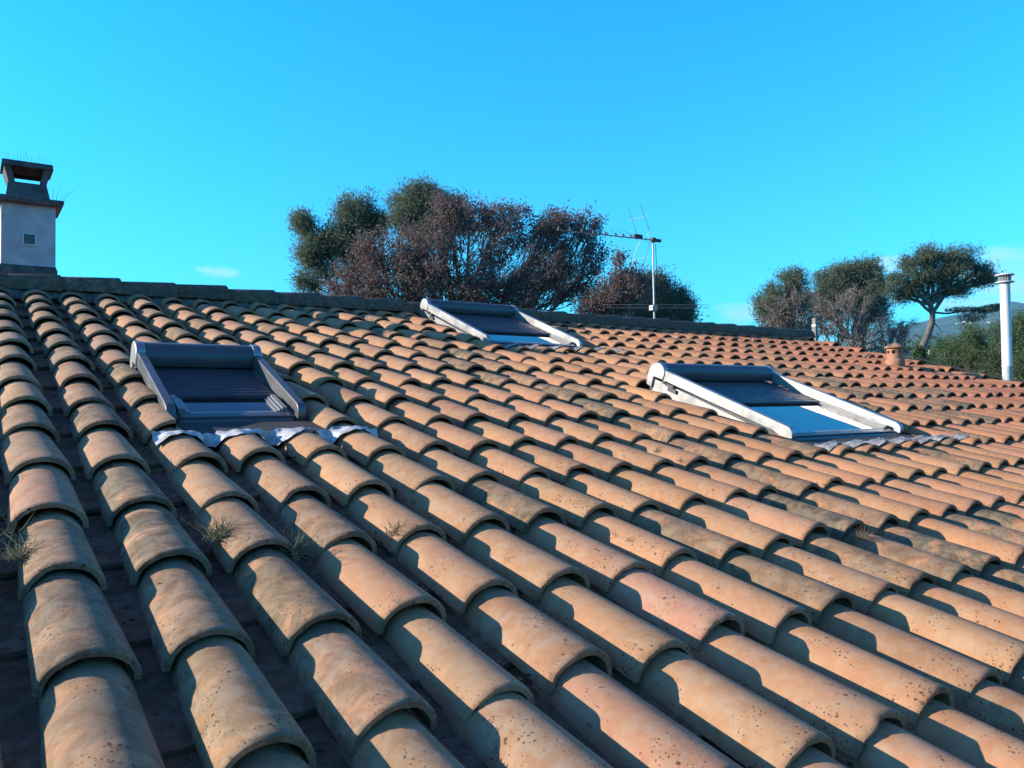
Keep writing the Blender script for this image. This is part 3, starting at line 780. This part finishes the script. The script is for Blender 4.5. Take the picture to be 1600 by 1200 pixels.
# big oak with dry leaves, behind the ridge
d = 21.0; bt = base_at(705, d)
tp = bend(np.random.default_rng(1), bt, at(715, 520, d), 8, 0.02)
tree('oak_tree', 'large spreading oak with dry purplish brown leaves right behind the roof ridge', 'tree', tp, 0.20,
     [B(612, 405, d, 62, 50), B(560, 440, d, 50, 40), B(525, 462, d, 45, 25, .8), B(680, 375, d, 60, 48, 1.1), B(735, 335, d, 48, 36, .8), B(775, 365, d, 60, 48, 1.1), B(700, 318, d, 28, 20, .5),
      B(850, 362, d, 52, 42, 1.1), B(880, 405, d, 55, 50, 1.1), B(915, 352, d, 28, 26, .5), B(820, 425, d, 65, 45, 1.1), B(700, 430, d, 80, 42, 1.2), B(640, 450, d, 70, 35, 1.1), B(745, 455, d, 70, 30, 1.1),
      B(870, 345, d, 34, 26, .5), B(925, 400, d, 26, 40, .5), B(900, 450, d, 45, 32, .8), B(600, 470, d, 60, 22, 1), B(800, 478, d, 70, 22, 1), B(805, 335, d, 28, 22, .4), B(585, 385, d, 40, 30, .6), B(770, 430, d, 50, 40, .8), B(655, 410, d, 45, 40, .8), B(845, 455, d, 50, 30, .8)],
     'broad', M_OAK, M_BARK, 5, n_sec=18, n_tw=8, leaf=0.062, per=17, fork=0.35, twig_r=0.009)
d = 20.0; bt = base_at(960, d)
tree('oak_sapling', 'thin young oak with sparse brown leaves between the big oak and the aerial', 'tree', bend(np.random.default_rng(2), bt, at(955, 500, d), 6, 0.02), 0.07,
     [B(978, 428, d, 28, 22, .9), B(988, 452, d, 36, 28, 1), B(948, 455, d, 32, 32, 1), B(930, 478, d, 34, 20, .9), B(968, 408, d, 12, 12, .4), B(960, 480, d, 44, 20, 1)],
     'broad', M_OAK, M_BARK, 6, n_sec=14, n_tw=7, leaf=0.062, per=11, fork=0.5, twig_r=0.008)
d = 29.0; bt = base_at(570, d)
tree('pine_tree', 'tall blue green pine with two rounded heads behind the left of the brown oak', 'tree', bend(np.random.default_rng(3), bt, at(575, 400, d), 8, 0.03), 0.22,
     [B(497, 372, d, 34, 38, 1.2), B(488, 400, d, 24, 24, .7), B(556, 335, d, 32, 27, 1.1), B(545, 370, d, 34, 28, 1), B(560, 400, d, 40, 34, 1), B(505, 428, d, 36, 20, .5), B(482, 445, d, 20, 10, .3), B(585, 352, d, 20, 18, .6), B(476, 352, d, 16, 16, .5)],
     'pine', M_PINE, M_BARK, 7, n_sec=24, n_tw=8, leaf=0.12, per=22, fork=0.6, twig_r=0.014)
bt = base_at(660, 28.0); d = 28.0
tree('pine_tree', 'dark round headed pine rising above the top of the brown oak', 'tree', bend(np.random.default_rng(4), bt, at(660, 400, d), 8, 0.03), 0.22,
     [B(655, 318, d, 44, 26, 1.2), B(640, 338, d, 36, 26, 1), B(695, 325, d, 36, 24, 1), B(715, 345, d, 30, 22, .8), B(675, 350, d, 50, 30, 1), B(668, 302, d, 24, 12, .6)],
     'pine', M_PINE, M_BARK, 8, n_sec=24, n_tw=8, leaf=0.12, per=22, fork=0.6, twig_r=0.014)
d = 30.0; bt = base_at(1010, d)
tree('pine_tree', 'low bushy dark pine behind the aerial mast', 'tree', bend(np.random.default_rng(5), bt, at(1012, 500, d), 6, 0.03), 0.2,
     [B(1005, 448, d, 38, 26, 1.2), B(1035, 455, d, 28, 24, 1), B(1050, 480, d, 24, 22, .8), B(1068, 472, d, 12, 24, .5), B(965, 472, d, 38, 24, 1), B(1000, 478, d, 50, 26, 1.2), B(945, 488, d, 30, 18, .7), B(1040, 495, d, 44, 18, 1), B(1072, 492, d, 12, 12, .4)],
     'pine', M_PINE, M_BARK, 9, n_sec=20, n_tw=8, leaf=0.12, per=22, fork=0.5, twig_r=0.014)

# the group on the right
d = 36.0
tree('pine_tree', 'small dark pine at the left end of the right hand tree group', 'tree', bend(np.random.default_rng(11), base_at(1228, d), at(1232, 490, d), 6, 0.03), 0.18,
     [B(1235, 440, d, 22, 18, 1), B(1205, 466, d, 24, 22, 1), B(1246, 462, d, 22, 22, 1), B(1225, 480, d, 36, 22, 1), B(1195, 488, d, 14, 16, .5), B(1240, 500, d, 36, 22, 1)],
     'pine', M_PINE, M_BARK, 12, n_sec=16, n_tw=7, leaf=0.13, per=20, fork=0.5, twig_r=0.016)
d = 32.0
tree('oak_tree', 'brownish oak with thin dry foliage in front of the small dark pine', 'tree', bend(np.random.default_rng(12), base_at(1240, d), at(1240, 520, d), 6, 0.03), 0.14,
     [B(1215, 485, d, 32, 26, 1), B(1245, 475, d, 30, 26, 1), B(1262, 500, d, 36, 28, 1), B(1225, 508, d, 36, 22, 1), B(1200, 500, d, 18, 18, .6)],
     'broad', M_DRY, M_TWIG, 13, n_sec=13, n_tw=7, leaf=0.085, per=5, fork=0.4, twig_r=0.012)
d = 40.0
tree('pine_tree', 'broad domed pine in the middle of the right hand tree group', 'tree', bend(np.random.default_rng(13), base_at(1335, d), at(1335, 500, d), 7, 0.03), 0.24,
     [B(1340, 422, d, 34, 18, 1.2), B(1312, 438, d, 34, 22, 1.2), B(1355, 440, d, 26, 22, 1), B(1295, 462, d, 30, 22, 1), B(1330, 462, d, 50, 26, 1.3), B(1372, 458, d, 14, 26, .6), B(1280, 478, d, 22, 20, .7), B(1365, 485, d, 26, 18, .6)],
     'pine', M_PINE, M_BARK, 14, n_sec=22, n_tw=8, leaf=0.14, per=22, fork=0.6, twig_r=0.018)
d = 34.0
tree('bare_tree', 'leafless grey tree with fine twigs in front of the domed pine', 'tree', bend(np.random.default_rng(14), base_at(1318, d), at(1312, 540, d), 6, 0.03), 0.13,
     [B(1300, 480, d, 36, 34, 1), B(1335, 488, d, 38, 34, 1), B(1280, 505, d, 30, 28, 1), B(1355, 510, d, 34, 28, 1), B(1310, 520, d, 46, 28, 1), B(1330, 455, d, 26, 20, .5)],
     None, None, M_TWIG, 15, n_sec=12, n_tw=9, fork=0.4, twig_r=0.013)
tree('bare_tree', 'leafless grey sapling between the domed pine and the leaning umbrella pine', 'tree', bend(np.random.default_rng(24), base_at(1395, 36), at(1392, 560, 36), 6, 0.03), 0.10,
     [B(1388, 515, 36, 26, 34, 1), B(1405, 535, 36, 28, 28, 1), B(1372, 545, 36, 26, 24, 1), B(1412, 505, 36, 20, 24, .7)],
     None, None, M_TWIG, 25, n_sec=10, n_tw=8, fork=0.4, twig_r=0.012)
d = 33.0
tpts = [base_at(1432, d), at(1434, 590, d), at(1436, 565, d), at(1441, 543, d), at(1450, 522, d), at(1456, 505, d), at(1457, 490, d), at(1454, 476, d), at(1447, 466, d)]
um = tree('umbrella_pine', 'leaning umbrella pine with a pale bare trunk and ivy at its foot', 'tree', tpts, 0.17,
     [B(1466, 399, d, 40, 13, 1.1), B(1428, 416, d, 26, 15, .9), B(1503, 404, d, 28, 14, .9), B(1534, 421, d, 15, 10, .6), B(1546, 437, d, 11, 7, .45), B(1402, 437, d, 15, 15, .6), B(1450, 432, d, 30, 16, 1),
      B(1490, 426, d, 30, 15, 1), B(1518, 440, d, 22, 11, .7), B(1430, 452, d, 24, 12, .7), B(1412, 462, d, 15, 8, .4), B(1475, 450, d, 26, 9, .6), B(1448, 400, d, 18, 10, .5), B(1500, 455, d, 20, 7, .4), B(1390, 452, d, 10, 9, .3)],
     'pine', M_PINE, M_BARK, 16, n_sec=15, n_tw=8, leaf=0.11, per=20, fork=0.75, twig_r=0.015)
rr2 = np.random.default_rng(31); b = MB()
low0 = at(1457, 488, d); lowp = np.array([low0, at(1480, 490, d), at(1510, 486, d), at(1538, 486, d), at(1560, 481, d)])
b.tube(lowp, [0.05, .035, .025, .018, .01], 6)
b.tube(bend(rr2, at(1458, 500, d), at(1472, 520, d), 5, .08), [.03, .025, .02, .015, .01], 5); b.tube(bend(rr2, at(1455, 470, d), at(1480, 452, d), 5, .08), [.09, .08, .07, .05, .04], 6)
b.tube(bend(rr2, at(1452, 474, d), at(1430, 452, d), 5, .08), [.10, .09, .07, .05, .04], 6)
b.build('limb', M_BARK, um, angle=60)
b = MB(); cc = np.concatenate([in_blob(rr2, at(x, y, d), np.array([rx, rx, ry]) * d / FPX, k) for x, y, rx, ry, k in ((1500, 484, 22, 5, 260), (1540, 484, 22, 5, 420), (1520, 496, 22, 7, 260), (1555, 479, 9, 4, 160))])
quads(b, cc, unit(rr2.normal(size=cc.shape) + np.array([0, 0, .5])) * .11, unit(rr2.normal(size=cc.shape)) * .022, np.clip(rr2.normal(.45, .2, len(cc)), 0, 1))
b.build('low_spray', M_PINE, um, smooth=False)
b = MB(); cc = np.concatenate([in_blob(rr2, at(x, y, d), np.array([rx, rx, ry]) * d / FPX, k) for x, y, rx, ry, k in ((1434, 575, 12, 16, 900), (1437, 553, 9, 14, 600), (1440, 590, 12, 14, 600), (1428, 592, 10, 12, 400))])
quads(b, cc, unit(rr2.normal(size=cc.shape)) * .06, unit(rr2.normal(size=cc.shape)) * .05, np.clip(rr2.normal(.5, .25, len(cc)), 0, 1))
b.build('ivy', M_IVY, um, smooth=False)

# bright pines at the far right edge, below and behind the flue
for i, (x, y, d, k, lab) in enumerate(((1520, 545, 46, 1.15, 'sunlit green pine just left of the white flue'), (1592, 535, 44, 1.3, 'sunlit green pine right of the white flue at the edge of the wood'),
                                      (1478, 565, 50, 0.95, 'low green pine between the leaning umbrella pine and the white flue'), (1640, 560, 42, 1.2, 'green pine cut off by the right edge of the photo'))):
    bl = [B(x + q[0] * k, y + q[1] * k, d, q[2] * k, q[3] * k, 1) for q in ((0, -22, 22, 14), (-18, -6, 24, 16), (18, -4, 24, 16), (-26, 16, 26, 18), (4, 12, 32, 20), (28, 18, 24, 18), (-8, 36, 40, 20), (24, 40, 34, 20))]
    tree('pine_tree', lab, 'tree', bend(np.random.default_rng(40 + i), base_at(x, d), at(x, y, d), 6, 0.03), 0.2, bl, 'pine', M_PINE2, M_BARK, 50 + i, n_sec=14, n_tw=7, leaf=0.15, per=18, fork=0.3, twig_r=0.018)

# far wood on the valley side: one mass
rf = np.random.default_rng(77); fo = MB()
def crown_mass(cx, cy, zb, rad, hgt, k, size):
    c = np.array([cx, cy, zb + hgt * 0.62]); lob = [(c + rf.normal(size=3) * np.array([rad * .4, rad * .4, hgt * .16]), rad * (0.4 + .3 * rf.random())) for _ in range(6)]
    for lc, lr in lob:
        m_ = k // 6; q = in_blob(rf, lc, np.array([lr, lr, lr * .75]), m_, 0.9)
        ax = unit(rf.normal(size=(m_, 3))) * size * (.6 + .6 * rf.random((m_, 1))); ay = unit(np.cross(ax, rf.normal(size=(m_, 3)))) * size * .5
        quads(fo, q, ax, ay, np.clip(.5 + rf.normal(0, .22) + rf.normal(0, .15, m_), 0, 1))
az0 = math.atan2(*(RIGHT[[1, 0]] * .0 - BACK[[1, 0]]))
for i in range(330):
    px = rf.uniform(1090, 1760); dd = 52 * (9.0) ** rf.random()
    q = at(px, 600, dd); zb = float(height(np.array(q[0]), np.array(q[1])))
    if dd < 58 and px < 1270: continue
    hg = rf.uniform(5.5, 9.5) * (1.0 if dd > 80 else 0.75); crown_mass(q[0], q[1], zb - .5, hg * .45, hg, int(np.clip(900 * 60 / dd, 150, 700)), 0.16 + dd * 0.0016)
for i in range(34):                                                   # thicket between the leaning pine and the bare trees
    px = rf.uniform(1255, 1455); dd = rf.uniform(44, 64); q = at(px, 600, dd); zb = float(height(np.array(q[0]), np.array(q[1])))
    top = at(px, rf.uniform(512, 548), dd)[2]; hg = max(1.5, (top - zb) / 1.02); crown_mass(q[0], q[1], zb, min(2.2, hg * .42), hg, 420, 0.17)
for i in range(60):                                                   # the rest of the wood, round the other sides of the house
    a = rf.uniform(0, 2 * math.pi); dd = rf.uniform(45, 160); qx, qy = dd * math.cos(a), dd * math.sin(a)
    hg = rf.uniform(4, 6); crown_mass(qx, qy, float(height(np.array(qx), np.array(qy))) - .5, hg * .5, hg, 200, 0.35)
for i in range(64):                                                  # unseen tall crowns added behind the camera to block low sky light
    a = rf.uniform(R(-172), R(-18)); dd = rf.uniform(17, 34); qx, qy = dd * math.cos(a), -1.5 + dd * math.sin(a)
    hg = rf.uniform(9, 13); crown_mass(qx, qy, float(height(np.array(qx), np.array(qy))) - 1.0, hg * .34, hg, 260, 0.42)
w = fo.build('forest', M_FOREST, smooth=False)
tag(w, 'green wooded valley side beyond the right edge of the roof', 'wood', kind='stuff')

# small houses among the trees and on the hillside
M_HW = simple('far_house_wall', (0.62, 0.55, 0.46), 0.9); M_HR = simple('far_house_roof', (0.42, 0.17, 0.10), 0.9); M_WIN = simple('far_house_window', (0.03, 0.04, 0.05), 0.3)
def far_house(x, y, d, w_, dep, h, rot, label):
    q = at(x, y, d)
    for dd in np.geomspace(d, d * 4, 200):                             # stand it on the hillside that lies on this line of sight
        q = at(x, y, dd)
        if height(np.array(q[0]), np.array(q[1])) > q[2] - h: break
    rt_ = thing('far_house', label, 'house', q, 'small houses across the valley')
    ca, sa = math.cos(rot), math.sin(rot)
    tf = lambda p: np.stack([q[0] + p[:, 0] * ca - p[:, 1] * sa, q[1] + p[:, 0] * sa + p[:, 1] * ca, q[2] + p[:, 2]], -1)
    b = MB(); b.box((-w_ / 2, -dep / 2, -h * 2.2), (w_ / 2, dep / 2, 0), tf); b.build('wall', M_HW, rt_, smooth=False)
    b = MB(); p = np.array([(-w_ / 2 - .3, -dep / 2 - .4, .01), (w_ / 2 + .3, -dep / 2 - .4, .01), (w_ / 2 + .3, dep / 2 + .4, .01), (-w_ / 2 - .3, dep / 2 + .4, .01), (-w_ / 2 - .3, 0, dep * .24), (w_ / 2 + .3, 0, dep * .24)])
    b.add(tf(p), [(3, 2, 1, 0), (0, 1, 5, 4), (2, 3, 4, 5), (1, 2, 5), (3, 0, 4)]); b.build('roof', M_HR, rt_, smooth=False)
    for k in range(3):
        b = MB(); xx = (-.3 + .3 * k) * w_; b.box((xx - .5, -dep / 2 - .05, -h * .65), (xx + .5, -dep / 2 - .002, -h * .25), tf); b.build('window', M_WIN, rt_, smooth=False)
far_house(1362, 537, 120, 5, 4, 1.6, 0.3, 'pale far house seen through the trees just left of the terracotta vent')
far_house(1452, 547, 110, 5, 4, 1.2, -0.2, 'far house with a red roof low behind the leaning umbrella pine')
far_house(1482, 549, 150, 2.6, 3, 1.6, -0.9, 'tiny white far house among green trees left of the flue')
for i, (x, y, s_) in enumerate(((1497, 505, 12), (1508, 502, 16), (1517, 504, 11), (1545, 503, 12))):
    far_house(x, y, 900, s_, s_ * .7, 5, 0.2 * i - .3, ['leftmost pale building of the hillside hamlet', 'widest pale building of the hillside hamlet', 'small pale building right of the widest one in the hamlet', 'lone pale building on the hillside next to the flue'][i])

# ------------------------------------------------------------------ weeds and litter caught on the tiles
M_WEED = leaf_mat('dry_weed', (0.16, 0.12, 0.07), (0.34, 0.27, 0.16), 0.3); M_WEEDG = leaf_mat('grey_green_weed', (0.12, 0.13, 0.07), (0.28, 0.28, 0.17), 0.3)
def px_roof(x, y, n):
    dr = (x - 800) / FPX * RIGHT - (y - 600) / FPX * UP - BACK
    nv = np.array([0, -SN, CS]); k = (n - CAM @ nv) / (dr @ nv); return CAM + k * dr
def tuft(x, y, n, size, k, spread, mat, label, seed):
    r = np.random.default_rng(seed); o = px_roof(x, y, n); b = MB(); nv = np.array([0, -SN, CS])
    for _ in range(k):
        d_ = unit(nv * 1.0 + r.normal(size=3) * spread); L = size * r.uniform(.5, 1.1); s0 = o + r.normal(size=3) * size * .22 * np.array([1, 1, .2])
        side_ = unit(np.cross(d_, r.normal(size=3))) * size * 0.016
        mid_ = s0 + d_ * L * .55; tip = s0 + d_ * L + r.normal(size=3) * size * .22
        st = b.n
        b.add([s0 - side_, s0 + side_, mid_ + side_ * .8, mid_ - side_ * .8, tip], [(0, 1, 2, 3), (3, 2, 4)], dict(shade=np.full(5, np.clip(r.normal(.5, .25), 0, 1))))
    tag(b.build('weed_tuft', mat, smooth=False), label, 'weed', 'dry weeds growing between the tiles')
tuft(346, 840, -0.045, 0.072, 190, 1.2, M_WEEDG, 'round grey weed cushion between two nearby tile rows below the narrow skylight', 1)
tuft(14, 842, -0.05, 0.070, 26, 1.3, M_WEEDG, 'spiky pale weed at the left edge of the photo', 2)
tuft(34, 872, -0.045, 0.062, 130, 1.1, M_WEEDG, 'low grey weed just right of the spiky weed at the left edge', 3)
tuft(280, 818, -0.06, 0.035, 16, 1.2, M_WEEDG, 'tiny pale weed left of the round grey cushion', 12)
tuft(798, 880, -0.055, 0.042, 40, .9, M_WEED, 'small dry weed on a sunlit tile near the middle of the roof', 4)
tuft(614, 834, -0.045, 0.055, 90, 1.0, M_WEED, 'dry straw clump caught beside a tile below the narrow skylight', 5)
tuft(702, 802, -0.05, 0.040, 7, .5, M_WEED, 'few upright dry blades above the small dry weed', 6)
tuft(1349, 838, -0.03, 0.050, 80, 1.0, M_WEED, 'bushy dry weed under the front edge of a greyish tile right of centre', 7)
tuft(1531, 795, -0.04, 0.045, 55, 1.0, M_WEED, 'dry weed tuft near the right edge of the roof', 8)
tuft(1028, 706, -0.005, 0.045, 40, .9, M_WEED, 'dry twiggy weed on a tile below the wide skylight', 9)
tuft(962, 838, -0.03, 0.035, 18, .9, M_WEED, 'little brown weed in the shade of a tile near the centre', 10)
tuft(455, 868, -0.06, 0.075, 110, .9, M_WEEDG, 'thin grassy weed in the dark channel right of the round grey cushion', 11)
tuft(768, 640, -0.03, 0.04, 16, .8, M_WEED, 'fine dry grass among tiles below the ridge skylight', 13)
lt = MB(); rl = np.random.default_rng(9)
for i in range(5200):
    ci = int(rl.integers(-2, 20)); u = (ci + .5) * CP + rl.normal(0, .018); v = rl.uniform(-1.2, 3.6)
    if any(s['hole'][0] - .1 < u < s['hole'][1] + .15 and s['hole'][2] < v < s['hole'][3] for s in SKY): continue
    nn = -0.086 + ((u / CP) % 1 - .5) ** 2 * .7 + rl.uniform(0, .010)
    o = P(u, v, nn); ax = unit(rl.normal(size=3) * np.array([1, 1, .15])) * rl.uniform(.003, .013); ay = unit(np.cross(ax, rl.normal(size=3))) * rl.uniform(.0008, .0035)
    quads(lt, o[None], ax[None], ay[None], np.array([rl.random()]))
M_LIT = leaf_mat('dead_leaf_litter', (0.05, 0.035, 0.025), (0.22, 0.15, 0.09), 0.1)
tag(lt.build('leaf_litter', M_LIT, smooth=False), 'dead needles and leaf bits lying in the channels between tiles', 'litter', kind='stuff')

# ------------------------------------------------------------------ air between here and the hills
M_HZ = bpy.data.materials.new('haze_air'); M_HZ.use_nodes = True
nt = M_HZ.node_tree; nt.nodes.remove(nt.nodes['Principled BSDF'])
vs = nt.nodes.new('ShaderNodeVolumePrincipled'); vs.inputs['Color'].default_value = (.20, .70, 1.0, 1); vs.inputs['Density'].default_value = 0.00012
nt.links.new(vs.outputs[0], nt.nodes['Material Output'].inputs['Volume'])
hv = np.array(gx), np.array(gy); hz_ = height(gx, gy)
b = MB(); b.box((-7200, -7200, float(hz_.min()) - 2.0), (7200, 7200, float(hz_.max()) + 25.0))
tag(b.build('haze', M_HZ, smooth=False), 'pale blue air in front of the far hills', 'haze', kind='stuff')
